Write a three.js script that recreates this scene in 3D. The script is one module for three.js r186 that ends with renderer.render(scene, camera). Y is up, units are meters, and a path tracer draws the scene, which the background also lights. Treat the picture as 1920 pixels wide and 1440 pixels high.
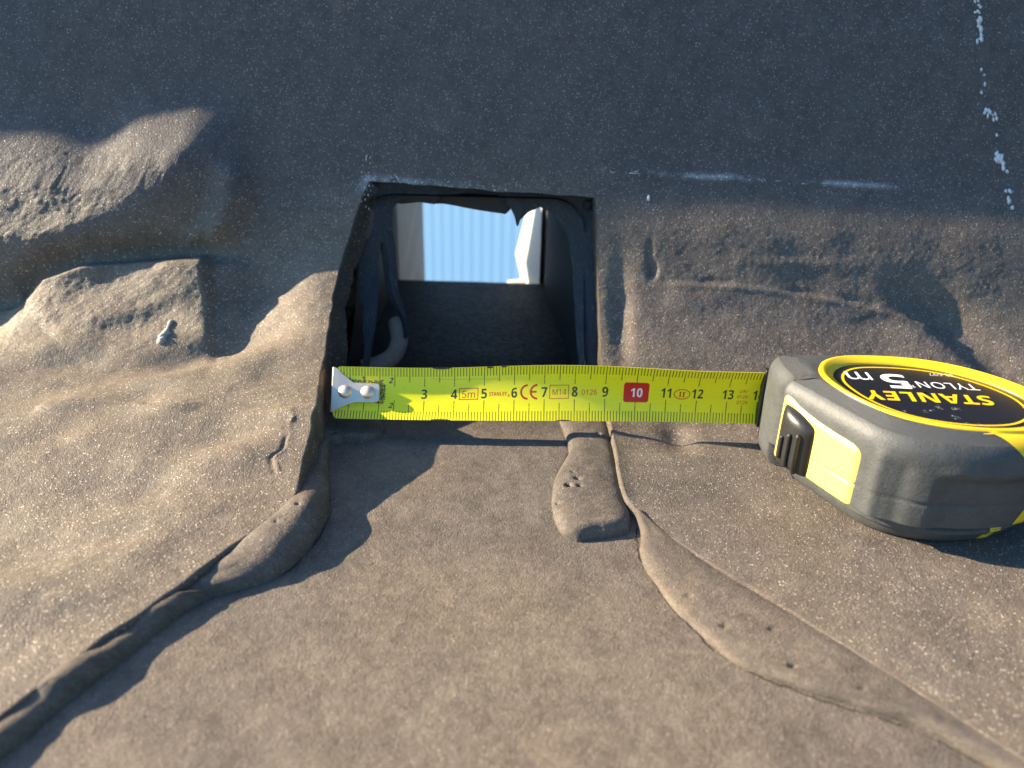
import * as THREE from 'three';
import { Sky } from 'three/addons/objects/Sky.js';
import { mergeGeometries, mergeVertices } from 'three/addons/utils/BufferGeometryUtils.js';
import { RoundedBoxGeometry } from 'three/addons/geometries/RoundedBoxGeometry.js';

// ------------------------------------------------------------------ camera, sky, sun, exposure
const CM = 0.01;                                   // authored in centimetres, built in metres
const scene = new THREE.Scene();
const camera = new THREE.PerspectiveCamera(53.1, 4 / 3, 0.01, 200);
camera.position.set(0, 12.585 * CM, 22.66 * CM);
camera.up.set(-Math.sin(0.0209), Math.cos(0.0209), 0);
camera.lookAt(0, 2.02 * CM, 0);
camera.focus = 0.237;
camera.userData.fStop = 12;
scene.add(camera);

const ELEV = THREE.MathUtils.degToRad(23), BACK = THREE.MathUtils.degToRad(9.9);
const sunDir = new THREE.Vector3(-Math.cos(ELEV) * Math.cos(BACK), Math.sin(ELEV), -Math.cos(ELEV) * Math.sin(BACK));
const sky = new Sky();
sky.scale.setScalar(150);
sky.name = 'sky';
sky.userData.kind = 'structure';
const su = sky.material.uniforms;
su.sunPosition.value.copy(sunDir);
su.turbidity.value = 2.5; su.rayleigh.value = 2.0; su.mieCoefficient.value = 0.004; su.mieDirectionalG.value = 0.8;
scene.add(sky);
scene.environmentIntensity = 0.13;
const sun = new THREE.DirectionalLight(new THREE.Color(1, 0.83, 0.6), 5);
sun.position.copy(sunDir).multiplyScalar(3);
sun.castShadow = true;
sun.shadow.camera.left = sun.shadow.camera.bottom = -0.5; sun.shadow.camera.right = sun.shadow.camera.top = 0.5;
sun.shadow.mapSize.set(4096, 4096);
scene.add(sun);
const renderer = new THREE.WebGLRenderer({ antialias: true });
renderer.toneMapping = THREE.LinearToneMapping;
renderer.toneMappingExposure = 3.4;
renderer.shadowMap.enabled = true;

// ------------------------------------------------------------------ helpers
let seed = 20240611;
const rnd = () => { seed = (seed * 1664525 + 1013904223) >>> 0; return seed / 4294967296; };
const sm = (a, b, x) => { const t = Math.min(1, Math.max(0, (x - a) / (b - a))); return t * t * (3 - 2 * t); };
const g2 = (x, c, r) => Math.exp(-((x - c) / r) * ((x - c) / r));
const lerp = (a, b, t) => a + (b - a) * t;
function interp(pts, k, v, kx = 0) {               // piecewise linear through a list of tuples
  const n = pts.length;
  let i = 1;
  while (i < n - 1 && v > pts[i][kx]) i++;
  const a = pts[i - 1], b = pts[i];
  return a[k] + (b[k] - a[k]) * (v - a[kx]) / (b[kx] - a[kx]);
}
function smoothInterp(pts, v) {                    // monotone-ish cubic through [x, y] pairs, straight beyond the ends
  const n = pts.length;
  if (v <= pts[0][0] || v >= pts[n - 1][0]) return interp(pts, 1, v);
  let i = 1; while (v > pts[i][0]) i++;
  const p = j => pts[Math.min(n - 1, Math.max(0, j))];
  const [x0, y0] = p(i - 1), [x1, y1] = p(i), h = x1 - x0;
  const sl = j => { const a = p(j - 1), b = p(j + 1); return (b[1] - a[1]) / (b[0] - a[0] || 1); };
  const t = (v - x0) / h, m0 = sl(i - 1) * h, m1 = sl(i) * h;
  return y0 * (2 * t ** 3 - 3 * t * t + 1) + m0 * (t ** 3 - 2 * t * t + t) + y1 * (3 * t * t - 2 * t ** 3) + m1 * (t ** 3 - t * t);
}
const hash = (x, y, s = 0) => { let h = Math.imul(x | 0, 374761393) ^ Math.imul(y | 0, 668265263) ^ Math.imul(s | 0, 1274126177); h = Math.imul(h ^ (h >>> 13), 1274126177); return ((h ^ (h >>> 16)) >>> 0) / 4294967296; };
function vnoise(x, y, s = 0) {                     // value noise -1..1
  const xi = Math.floor(x), yi = Math.floor(y), fx = x - xi, fy = y - yi;
  const ux = fx * fx * fx * (fx * (6 * fx - 15) + 10), uy = fy * fy * fy * (fy * (6 * fy - 15) + 10);
  return 2 * lerp(lerp(hash(xi, yi, s), hash(xi + 1, yi, s), ux), lerp(hash(xi, yi + 1, s), hash(xi + 1, yi + 1, s), ux), uy) - 1;
}
const fbm = (x, y, s, o = 3) => { let a = 1, v = 0, t = 0; for (let i = 0; i < o; i++) { v += a * vnoise(x, y, s + i * 17); t += a; a *= 0.5; x = x * 2.03 + 3.1; y = y * 2.03 - 1.7; } return v / t; };

const names = new Map();
function numbered(n) { const c = names.get(n) || 0; names.set(n, c + 1); return c ? n + '_' + String(c).padStart(3, '0') : n; }
function thing(name, base, label, category) {
  const o = new THREE.Group(); o.name = numbered(name);
  o.position.set(base[0] * CM, base[1] * CM, base[2] * CM);
  o.userData = category ? { label, category } : { label, kind: 'structure' };
  scene.add(o);
  return o;
}
function part(name, geo, mat, parent) {            // geometry is in world centimetres; parent is a thing or a part of one
  const m = new THREE.Mesh(geo, mat); m.name = name; m.castShadow = m.receiveShadow = true;
  const root = parent.isMesh ? parent.userData.root : parent;
  geo.scale(CM, CM, CM).translate(-root.position.x, -root.position.y, -root.position.z);
  Object.defineProperty(m.userData, 'root', { value: root, enumerable: false });
  parent.add(m);
  return m;
}
// rows x columns of points -> indexed geometry
function grid(rows, uv, col, closed = false) {
  const nr = rows.length, nc = rows[0].length, pos = [], uvs = [], cols = [], idx = [];
  for (let j = 0; j < nr; j++) for (let i = 0; i < nc; i++) {
    const p = rows[j][i]; pos.push(p[0], p[1], p[2]);
    if (uv) uvs.push(...uv(i, j, p)); else uvs.push(p[0] / 12, p[2] / 12 + p[1] / 12);
    if (col) cols.push(...col(i, j, p));
  }
  const w = closed ? nc : nc - 1;
  for (let j = 0; j < nr - 1; j++) for (let i = 0; i < w; i++) {
    const a = j * nc + i, b = j * nc + (i + 1) % nc, c = a + nc, d = b + nc;
    idx.push(a, b, d, a, d, c);
  }
  const g = new THREE.BufferGeometry();
  g.setAttribute('position', new THREE.Float32BufferAttribute(pos, 3));
  g.setAttribute('uv', new THREE.Float32BufferAttribute(uvs, 2));
  if (col) g.setAttribute('color', new THREE.Float32BufferAttribute(cols, 3));
  g.setIndex(idx); g.computeVertexNormals();
  return g;
}
const steps = (a, b, d) => { const n = Math.max(1, Math.round(Math.abs(b - a) / d)), r = []; for (let i = 0; i <= n; i++) r.push(a + (b - a) * i / n); return r; };
const box = (x0, x1, y0, y1, z0, z1, r = 0) => (r ? new RoundedBoxGeometry(x1 - x0, y1 - y0, z1 - z0, 3, r) : new THREE.BoxGeometry(x1 - x0, y1 - y0, z1 - z0)).translate((x0 + x1) / 2, (y0 + y1) / 2, (z0 + z1) / 2);

// ------------------------------------------------------------------ textures (colour, grain and fine relief only)
function data(n, fn, srgb, comps = 4) {
  const a = new Uint8Array(n * n * 4); fn(a);
  const t = new THREE.DataTexture(a, n, n, THREE.RGBAFormat); t.wrapS = t.wrapT = THREE.RepeatWrapping;
  t.magFilter = THREE.LinearFilter; t.minFilter = THREE.LinearMipmapLinearFilter; t.generateMipmaps = true; t.anisotropy = 8;
  if (srgb) t.colorSpace = THREE.SRGBColorSpace;
  t.needsUpdate = true; return t;
}
function tileNoise(n, cells, s) {                  // tiling value noise on an n x n raster
  const L = new Float32Array(cells * cells); for (let i = 0; i < L.length; i++) L[i] = hash(i, s, 7) * 2 - 1;
  const out = new Float32Array(n * n), k = cells / n;
  for (let y = 0; y < n; y++) {
    const fy = y * k, yi = Math.floor(fy), ty = fy - yi, uy = ty * ty * (3 - 2 * ty), r0 = (yi % cells) * cells, r1 = ((yi + 1) % cells) * cells;
    for (let x = 0; x < n; x++) {
      const fx = x * k, xi = Math.floor(fx), tx = fx - xi, ux = tx * tx * (3 - 2 * tx), c0 = xi % cells, c1 = (xi + 1) % cells;
      out[y * n + x] = lerp(lerp(L[r0 + c0], L[r0 + c1], ux), lerp(L[r1 + c0], L[r1 + c1], ux), uy);
    }
  }
  return out;
}
const TILE = 12, N = 2048;                         // 12 cm of membrane on 2048 pixels
const membraneHeight = new Float32Array(N * N), glint = new Float32Array(N * N);
for (const [c, a] of [[40, 0.16], [110, 0.14], [260, 0.26], [520, 0.4], [1024, 0.24]]) { const t = tileNoise(N, c, c); for (let i = 0; i < N * N; i++) membraneHeight[i] += a * t[i]; }
for (let k = 0; k < 22000; k++) {                  // mineral specks lying on the rubber
  const big = rnd() ** 5, r = 1.4 + 2.4 * big, cx = rnd() * N, cy = rnd() * N, s = big > 0.34 ? 0.75 + 0.25 * rnd() : 0.12 + 0.55 * rnd(), e = 0.6 + 0.8 * rnd();
  for (let y = Math.floor(cy - r - 1); y <= cy + r + 1; y++) for (let x = Math.floor(cx - r - 1); x <= cx + r + 1; x++) {
    const d = Math.hypot((x - cx) * e, (y - cy) / e) / r; if (d > 1) continue;
    const i = ((y + N) % N) * N + (x + N) % N; glint[i] = Math.max(glint[i], s * (1 - d * d * 0.6)); membraneHeight[i] += 0.5 * s * (1 - d * d);
  }
}
for (let k = 0; k < 260; k++) {                    // pinholes
  const r = 1.5 + 3.5 * rnd() * rnd(), cx = rnd() * N, cy = rnd() * N;
  for (let y = Math.floor(cy - r - 1); y <= cy + r + 1; y++) for (let x = Math.floor(cx - r - 1); x <= cx + r + 1; x++) {
    const d = Math.hypot(x - cx, y - cy) / r; if (d > 1) continue;
    const i = ((y + N) % N) * N + (x + N) % N; membraneHeight[i] -= 1.2 * (1 - d * d); glint[i] = -0.5;
  }
}
const blotch = tileNoise(N, 24, 5), blotch2 = tileNoise(N, 90, 6), grain = tileNoise(N, 700, 8);
const membraneMap = data(N, a => {
  for (let i = 0; i < N * N; i++) {
    const b = 0.42 + 0.02 * blotch[i] + 0.025 * blotch2[i] + 0.06 * grain[i] + 0.05 * membraneHeight[i], s = Math.max(-0.3, glint[i]);
    const f = s > 0 ? s : s * 0.9, c = f > 0 ? lerp(b, 0.95, f) : b * (1 + f);
    a[4 * i] = Math.min(255, 255 * c); a[4 * i + 1] = Math.min(255, 255 * c); a[4 * i + 2] = Math.min(255, 255 * c); a[4 * i + 3] = 255;
  }
}, true);
const channelMap = data(N, a => {
  for (let i = 0; i < N * N; i++) {
    const b = 0.42 + 0.025 * blotch[i] + 0.03 * blotch2[i] + 0.05 * grain[i] + 0.05 * membraneHeight[i], s = Math.max(-0.3, glint[i]) * 0.55;
    const c = s > 0 ? lerp(b, 0.8, s) : b * (1 + 1.6 * s);
    a[4 * i] = a[4 * i + 1] = a[4 * i + 2] = Math.min(255, 255 * c); a[4 * i + 3] = 255;
  }
}, true);
const membraneBump = data(N, a => { for (let i = 0; i < N * N; i++) { const v = Math.max(0, Math.min(255, 128 + 70 * membraneHeight[i])); a[4 * i] = a[4 * i + 1] = a[4 * i + 2] = v; a[4 * i + 3] = 255; } });
const membraneRough = data(N, a => { for (let i = 0; i < N * N; i++) { const v = 255 * (glint[i] > 0.1 ? 0.4 : 0.62 + 0.08 * blotch2[i]); a[4 * i] = a[4 * i + 1] = a[4 * i + 2] = v; a[4 * i + 3] = 255; } });
const rubberN = 512, rubberA = tileNoise(rubberN, 16, 21), rubberB = tileNoise(rubberN, 64, 22), rubberC = tileNoise(rubberN, 256, 23);
const scuffs = new Float32Array(rubberN * rubberN);
for (let k = 0; k < 260; k++) { let x = rnd() * rubberN, y = rnd() * rubberN; const an = rnd() * 6.28, l = 4 + 40 * rnd() * rnd(), s = 0.1 + 0.5 * rnd() * rnd(); for (let t = 0; t < l; t += 0.5) { const i = ((Math.floor(y) + rubberN) % rubberN) * rubberN + (Math.floor(x) + rubberN) % rubberN; scuffs[i] = Math.max(scuffs[i], s); x += Math.cos(an) * 0.5; y += Math.sin(an) * 0.5; } }
const rubberMap = data(rubberN, a => { for (let i = 0; i < rubberN * rubberN; i++) { const v = Math.min(1, 0.7 + 0.03 * rubberA[i] + 0.03 * rubberB[i] + 0.06 * rubberC[i] + 0.42 * scuffs[i]); a[4 * i] = a[4 * i + 1] = a[4 * i + 2] = 255 * v; a[4 * i + 3] = 255; } }, true);
const rubberBump = data(rubberN, a => { for (let i = 0; i < rubberN * rubberN; i++) { const v = 128 + 30 * rubberB[i] + 50 * rubberC[i] - 60 * scuffs[i]; a[4 * i] = a[4 * i + 1] = a[4 * i + 2] = v; a[4 * i + 3] = 255; } });

// ------------------------------------------------------------------ materials
const DS = THREE.DoubleSide;
const membraneMat = new THREE.MeshPhysicalMaterial({ specularIntensity: 0.45, vertexColors: true, map: membraneMap, bumpMap: membraneBump, bumpScale: 0.0004, roughnessMap: membraneRough, roughness: 1, side: DS });
const channelMat = membraneMat.clone(); channelMat.map = channelMap; channelMat.specularIntensity = 0.3;
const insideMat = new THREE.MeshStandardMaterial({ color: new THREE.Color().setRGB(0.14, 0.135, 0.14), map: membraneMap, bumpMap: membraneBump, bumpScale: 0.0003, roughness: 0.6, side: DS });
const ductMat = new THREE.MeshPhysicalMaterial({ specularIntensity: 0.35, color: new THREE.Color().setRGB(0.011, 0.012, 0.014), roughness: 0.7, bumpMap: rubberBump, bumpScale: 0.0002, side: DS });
const brownMat = new THREE.MeshStandardMaterial({ color: new THREE.Color().setRGB(0.16, 0.13, 0.11), roughness: 0.6, map: membraneMap, side: DS });
const foamMat = new THREE.MeshStandardMaterial({ color: new THREE.Color().setRGB(0.5, 0.36, 0.26), roughness: 0.9, map: rubberMap });
const whiteMat = new THREE.MeshStandardMaterial({ color: new THREE.Color().setRGB(0.5, 0.49, 0.45), roughness: 0.5, side: DS });
const blueMat = new THREE.MeshStandardMaterial({ color: new THREE.Color().setRGB(0.2, 0.4, 0.66), roughness: 0.5, side: DS });
const fleckMat = new THREE.MeshStandardMaterial({ color: new THREE.Color().setRGB(0.62, 0.63, 0.63), roughness: 0.8 });
const rubberMat = new THREE.MeshStandardMaterial({ color: new THREE.Color().setRGB(0.145, 0.15, 0.145), map: rubberMap, bumpMap: rubberBump, bumpScale: 0.00012, roughness: 0.55, side: DS });
const panelMat = new THREE.MeshPhysicalMaterial({ color: new THREE.Color().setRGB(0.9, 0.7, 0.13), roughness: 0.4, clearcoat: 1, clearcoatRoughness: 0.45, side: DS });
const yellowMat = new THREE.MeshPhysicalMaterial({ color: new THREE.Color().setRGB(0.85, 0.56, 0.012), roughness: 0.38, clearcoat: 0.3, side: DS });
const blackMat = new THREE.MeshStandardMaterial({ color: new THREE.Color().setRGB(0.02, 0.019, 0.018), roughness: 0.35, bumpMap: rubberBump, bumpScale: 0.00006, side: DS });
const steelMat = new THREE.MeshStandardMaterial({ color: new THREE.Color().setRGB(1, 0.74, 0.52), metalness: 1, roughness: 0.42, bumpMap: rubberBump, bumpScale: 0.00004 });
const stoneMat = new THREE.MeshStandardMaterial({ color: new THREE.Color().setRGB(0.2, 0.19, 0.17), roughness: 0.9, map: rubberMap });

// ------------------------------------------------------------------ the roof: one profile (floor, cove, leaning upstand, coping) swept along x
const ZF = 0.5, R = 8.0, TM = THREE.MathUtils.degToRad(70), LC = R * TM, WALL = 10, RC = 1.2;
const segs = [[LC, 1 / R], [WALL, 0], [RC * TM, -1 / RC], [6.2, 0]];
function prof(v) {                                 // arc length -> [y, z, heading]
  if (v <= 0) return [0, ZF - v, 0];
  let y = 0, z = ZF, th = 0;
  for (const [len, k] of segs) {
    const d = Math.min(v, len);
    if (k) { y += (Math.cos(th) - Math.cos(th + k * d)) / k; z -= (Math.sin(th + k * d) - Math.sin(th)) / k; th += k * d; }
    else { y += Math.sin(th) * d; z -= Math.cos(th) * d; }
    v -= d; if (v <= 0) break;
  }
  return [y, z, th];
}
const VMAX = LC + WALL + RC * TM + 6.2;
const off = (u, v, h) => { const [y, z, t] = prof(v); return [u, y + h * Math.cos(t), z + h * Math.sin(t)]; };

const edgeL = [[-16, -11.9], [-13.2, -10.45], [-11.57, -9.68], [-9.99, -8.96], [-8.24, -8.01], [-6.02, -6.9], [-4.85, -6.14], [-4.45, -5.99], [-4.03, -5.99], [-2.76, -6.03], [-0.39, -6.22], [1.6, -6.45], [4.13, -6.6], [8.06, -6.66], [10.35, -6.14], [11.61, -5.74]];
const edgeR = [[-16, 13.6], [-13, 10.9], [-11.84, 9.85], [-10.53, 8.77], [-8.75, 7.35], [-7.52, 6.39], [-6.25, 5.27], [-5.14, 4.38], [-4.05, 3.66], [-3.3, 3.38], [-1.12, 3.38], [1.27, 3.41], [4.06, 3.36], [6.69, 3.31], [9.1, 3.2], [11.15, 3.04]];
const VTL = 11.61, VTR = 11.15, XTL = -5.74, XTR = 3.04;
const xL = v => Math.max(-26, smoothInterp(edgeL, v)) + 0.04 * vnoise(v * 1.7, 3, 1);
const xR = v => Math.min(26, smoothInterp(edgeR, v)) + 0.015 * vnoise(v * 2.3, 8, 2);
const vTop = u => lerp(VTL, VTR, Math.min(1, Math.max(0, (u - XTL) / (XTR - XTL)))) + 0.05 * vnoise(u * 1.3, 5, 3) * sm(XTL, XTL + 0.6, u) * (1 - sm(XTR - 0.6, XTR, u));
const hEdge = [[-40, 0.4], [-12, 0.42], [-6, 0.52], [-4, 0.8], [-2.5, 1.2], [-1, 1.62], [1, 1.7], [3, 1.75], [4.5, 1.7], [6, 1.5], [9, 0.55], [11.6, 0.08], [30, 0.08]];

function lineDist(u, v, pts) {                     // signed distance to a polyline (positive above it) and the parameter along it
  let best = 1e9, sg = 0, tt = 0;
  for (let i = 0; i < pts.length - 1; i++) {
    const [ax, ay] = pts[i], [bx, by] = pts[i + 1], dx = bx - ax, dy = by - ay;
    const t = Math.min(1, Math.max(0, ((u - ax) * dx + (v - ay) * dy) / (dx * dx + dy * dy)));
    const ex = u - ax - t * dx, ey = v - ay - t * dy, d = ex * ex + ey * ey;
    if (d < best) { best = d; sg = Math.sign(dx * (v - ay) - dy * (u - ax)); tt = (i + t) / (pts.length - 1); }
  }
  return [Math.sqrt(best) * sg, tt];
}
const crackLine = [[-15.2, -0.25], [-14.5, -0.2], [-13.06, -0.1], [-11.98, -0.2], [-10.72, -0.37], [-9.6, -0.2]];
const scarLine = [[-6.95, -0.7], [-6.78, -1.3], [-6.7, -1.9], [-6.74, -2.6], [-6.95, -2.95], [-6.8, -3.2], [-6.6, -3.6]];
const foldLine = [[-22, 5.6], [-18.7, 6.3], [-17.8, 7.2], [-16.35, 7.77], [-14.16, 8.07], [-12.57, 8.25], [-11.5, 8.46]];
const crestA = [[-12.0, 24], [-12.0, 14.3], [-12.1, 12.8], [-12.8, 11.4], [-14.4, 10.1], [-16.4, 9.2], [-19.5, 8.5], [-40, 7.4]];
const crestB = [[-10.7, 18], [-10.8, 12.2], [-10.8, 10.9], [-11.4, 9.6], [-12.2, 8.6], [-14, 6]];
const crestC = [[-11.6, 14], [-11.6, 8.5], [-11.5, 7], [-11.2, 5.6], [-11.4, 4.5], [-12.6, 3.7], [-14.5, 3.2], [-40, 0]];
const wrinkleR = [[5.4, 7.76], [7.5, 7.74], [9.4, 7.63], [11, 7.38], [13.1, 7.05], [15.9, 6.27], [18, 5.7]];

function dispL(u, v) {
  const a = xL(Math.min(v, VTL)) - u;
  let h = interp(hEdge, 1, v) * (1 - lerp(0.25, 0.8, sm(1, 5, v)) * sm(0.3, lerp(8, 4, sm(0, 5, v)), a));
  // the loose membrane bulges off the upstand in pillows with one steep flank each
  const pillow = (line, amp, soft, steep) => { const d = -lineDist(u, v, line)[0]; return amp * (d > 0 ? 1 - sm(0, soft, d) : 1 - sm(0, steep, -d)); };
  { const d = -lineDist(u, v, crestA)[0], t = (d + Math.sqrt(d * d + 2.2)) / 2;   // a long gentle face towards the upper left, a short one below
    h += 1.2 * Math.max(0, 1 - t / 6.2) * (1 - sm(-0.6, 2.4, -d)) * (1 - sm(11.6, 15.0, v + 0.14 * vnoise(u * 0.5, 2, 16) + 0.7 * g2(u, -16.4, 1.3))); }
  h += pillow(crestB, 0.7, 1.2, 1.1) * sm(8.4, 9.8, v) * (1 - sm(11.2, 12.8, v));
  h += pillow(crestC, 0.48, 4.5, 1.8) * sm(2.4, 4.8, v) * (1 - sm(7.8, 8.7, v));
  const [fd, ft] = lineDist(u, v, foldLine);
  const fk = sm(0, 0.25, ft) * (1 - sm(0.93, 1, ft));
  h += fk * (0.56 * (1 - sm(-0.12, 0.3, fd)) * g2(Math.min(fd, 0), 0, 3.6) - 0.35 * g2(fd, 0.5, 0.5));
  h -= 0.4 * g2(u, -19.6, 1.5) * g2(v, 5.4, 1.8);
  h += 0.12 * g2(u, -9.2, 1.1) * g2(v, 2.6, 1.4);
  // long soft undulations over the lap
  const fl = 1 - sm(8, 12, v);
  h += fl * 0.27 * fbm(u * 0.13 + v * 0.1 + 4.2, v * 0.33 - u * 0.16, 11, 2) * sm(0.3, 3, a);
  h += 0.09 * fbm(u * 0.5, v * 0.6, 12, 2) * sm(0.2, 2, a) * (1 - sm(10, 13, v));
  h += (0.006 + 0.014 * sm(3, 6, v) * (1 - sm(9, 12.5, v)) + 0.012 * (1 - sm(8, 11, v))) * fbm(u * 1.7, v * 1.9, 13, 3);
  const rough = sm(2, 6, v) * (1 - sm(10.5, 13.5, v)) * sm(-7, -10, -Math.abs(u));
  h += 0.007 * rough * vnoise(u * 9, v * 9, 14) + 0.008 * rough * Math.max(0, vnoise(u * 6, v * 6, 15) - 0.45) * 3;
  const term = sm(7.5, 9, v) * (1 - sm(11.5, 13, v)) * sm(-8.5, -10, u) + 0.6 * sm(3, 5, v) * (1 - sm(6.5, 7.5, v)) * sm(-8, -9.5, u) * 1;
  h += term * (0.009 * Math.max(0, vnoise(u * 4.5, v * 4.5, 17)) + 0.01 * vnoise(u * 7, v * 7, 18) + 0.018 * fbm(u * 2, v * 2, 19, 2));
  // crack and scar
  const [cd, ct] = lineDist(u, v, crackLine);
  h += sm(0, 0.1, ct) * (1 - sm(0.85, 1, ct)) * (0.11 * g2(cd, -0.22, 0.3) - 0.09 * g2(cd + 0.03 * vnoise(u * 4, 2, 4), 0, 0.055) * sm(0.25, 0.5, vnoise(u * 1.5, 1, 5) * 0.5 + 0.6));
  const [sd, st] = lineDist(u, v, scarLine), sk = sm(0, 0.08, st) * (1 - sm(0.9, 1, st));
  h += sk * (0.06 * g2(sd + 0.04 * vnoise(v * 4, 7, 9), 0.06, 0.075) * (0.7 + 0.6 * vnoise(v * 3, 2, 8)) - 0.08 * g2(sd + 0.03 * vnoise(v * 5, 7, 6), 0.0, 0.05) * sm(0.3, 0.45, st));
  return h;
}
function dispR(u, v) {
  const a = u - xR(Math.min(v, VTR));
  let h = lerp(0.27, 0.16, sm(0, 8, v)) * (1 - 0.45 * sm(0.3, 4, a));
  h += 0.55 * Math.exp(-(((u - 15.5) / 12) ** 6) - ((v - 9.3) / (v > 9.3 ? 1.9 : 4.2)) ** 2);
  h += 0.14 * Math.exp(-a / 0.5) * sm(-4.2, -3.2, v) * (1 - sm(2, 4, v));
  const [rd, rt] = lineDist(u, v, wrinkleR), rk = sm(0.0, 0.1, rt) * (1 - sm(0.8, 1, rt));
  h += rk * (0.035 * (1 - sm(-0.1, 0.16, rd)) * g2(Math.min(rd, 0), 0, 1.2) + 0.03 * g2(rd, -0.06, 0.14) - 0.04 * g2(rd, 0.16, 0.16) * sm(-0.2, 0.4, vnoise(u * 0.9, 6, 34)));
  h -= 0.2 * g2(u, 5.3, 0.15) * g2(v, 8.3, 0.28) + 0.06 * g2(u, 5.2, 0.12) * g2(v, 9.0, 0.5);
  h -= 0.2 * g2(u, 4.1, 0.4) * g2(v, 6.4, 2.2);
  const [dd, dt] = lineDist(u, v, [[13.8, 8.6], [16.2, 6.9], [17.6, 5.2], [19.2, 3.4]]);
  h -= 0.38 * g2(dd, 0, 0.75) * sm(0, 0.35, dt);
  h -= 0.07 * g2(u, 13.6, 1.0) * g2(v, 6.3, 0.4);
  h += 0.04 * g2(u, 10.5, 2.2) * g2(v, 8.7, 0.25);
  h -= 0.2 * g2(u, 5.6, 0.5) * g2(v, 0.6, 0.9);
  const rough = sm(1, 5, v) * (1 - sm(9, 11.5, v));
  h += 0.06 * fbm(u * 0.45, v * 0.6, 31, 2) * (1 - sm(9, 11.5, v)) * sm(0.2, 1.5, a);
  h += (0.006 + 0.007 * rough) * fbm(u * 1.6, v * 1.8, 32, 3);
  h += 0.005 * rough * vnoise(u * 8, v * 8, 33);
  return h;
}
function dispT(u, v) {
  const w = sm(XTL, XTR, u);
  let h = lerp(w < 1 ? dispL(u, v) : 0, w > 0 ? dispR(u, v) : 0, w);
  const [sd, st] = lineDist(u, v, [[3.3, 12.16], [7.5, 12.1], [10.4, 11.96], [16, 11.73], [20, 11.4]]);
  h += 0.035 * g2(sd, 0, 0.13) * sm(3.2, 4.2, u);
  return h;
}
// dust: brown on what lies flat and low, thin on the upstand
function dustCol(u, v, h = 0) {
  const n = 0.62 * fbm(u * 0.2 + 9, v * 0.42, 41, 4) + 0.28 * fbm(u * 0.9, v * 2.2, 42, 3) + 0.2 * Math.max(0, fbm(u * 0.5 + v * 0.3, v * 1.6, 48, 3));
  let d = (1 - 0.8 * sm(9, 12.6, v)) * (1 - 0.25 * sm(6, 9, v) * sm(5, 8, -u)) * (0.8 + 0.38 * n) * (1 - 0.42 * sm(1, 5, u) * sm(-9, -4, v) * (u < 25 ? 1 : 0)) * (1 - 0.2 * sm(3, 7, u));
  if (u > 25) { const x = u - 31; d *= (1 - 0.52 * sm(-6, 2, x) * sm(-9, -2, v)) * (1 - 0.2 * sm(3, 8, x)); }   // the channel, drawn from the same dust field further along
  d = Math.min(1.1, Math.max(0.05, d));
  const red = 0.05 * Math.max(0, vnoise(u * 0.6, v * 0.5, 43));
  let c = [lerp(0.62, 1.24 + red, d), lerp(0.55, 0.99, d), lerp(0.53, 0.7, d)];
  // chalky dust caught on the crease right of the hole and along its top edge
  const cr = u > 3 && u < 25 ? g2(v, 12.2 - 0.034 * (u - 3.4) + 0.05 * vnoise(u * 1.1, 4, 44), 0.09) * sm(3, 4, u) * (1 - sm(13, 16.5, u)) * sm(-0.25, 0.5, vnoise(u * 1.3, 9, 45) + 0.4 * vnoise(u * 5, v * 14, 46)) : 0;
  const lp = u < 0 && u > -8 ? g2(v, vTop(u) + 0.08, 0.16) * (1 - sm(-4.5, -0.5, u)) * sm(-0.6, 0.6, vnoise(u * 6, v * 6, 47)) * sm(-6.4, -5.8, u) : 0;
  const w = Math.min(1, 1.0 * cr + 0.9 * lp);
  return [lerp(c[0], 2.0, w), lerp(c[1], 2.0, w), lerp(c[2], 2.0, w)];
}

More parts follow.
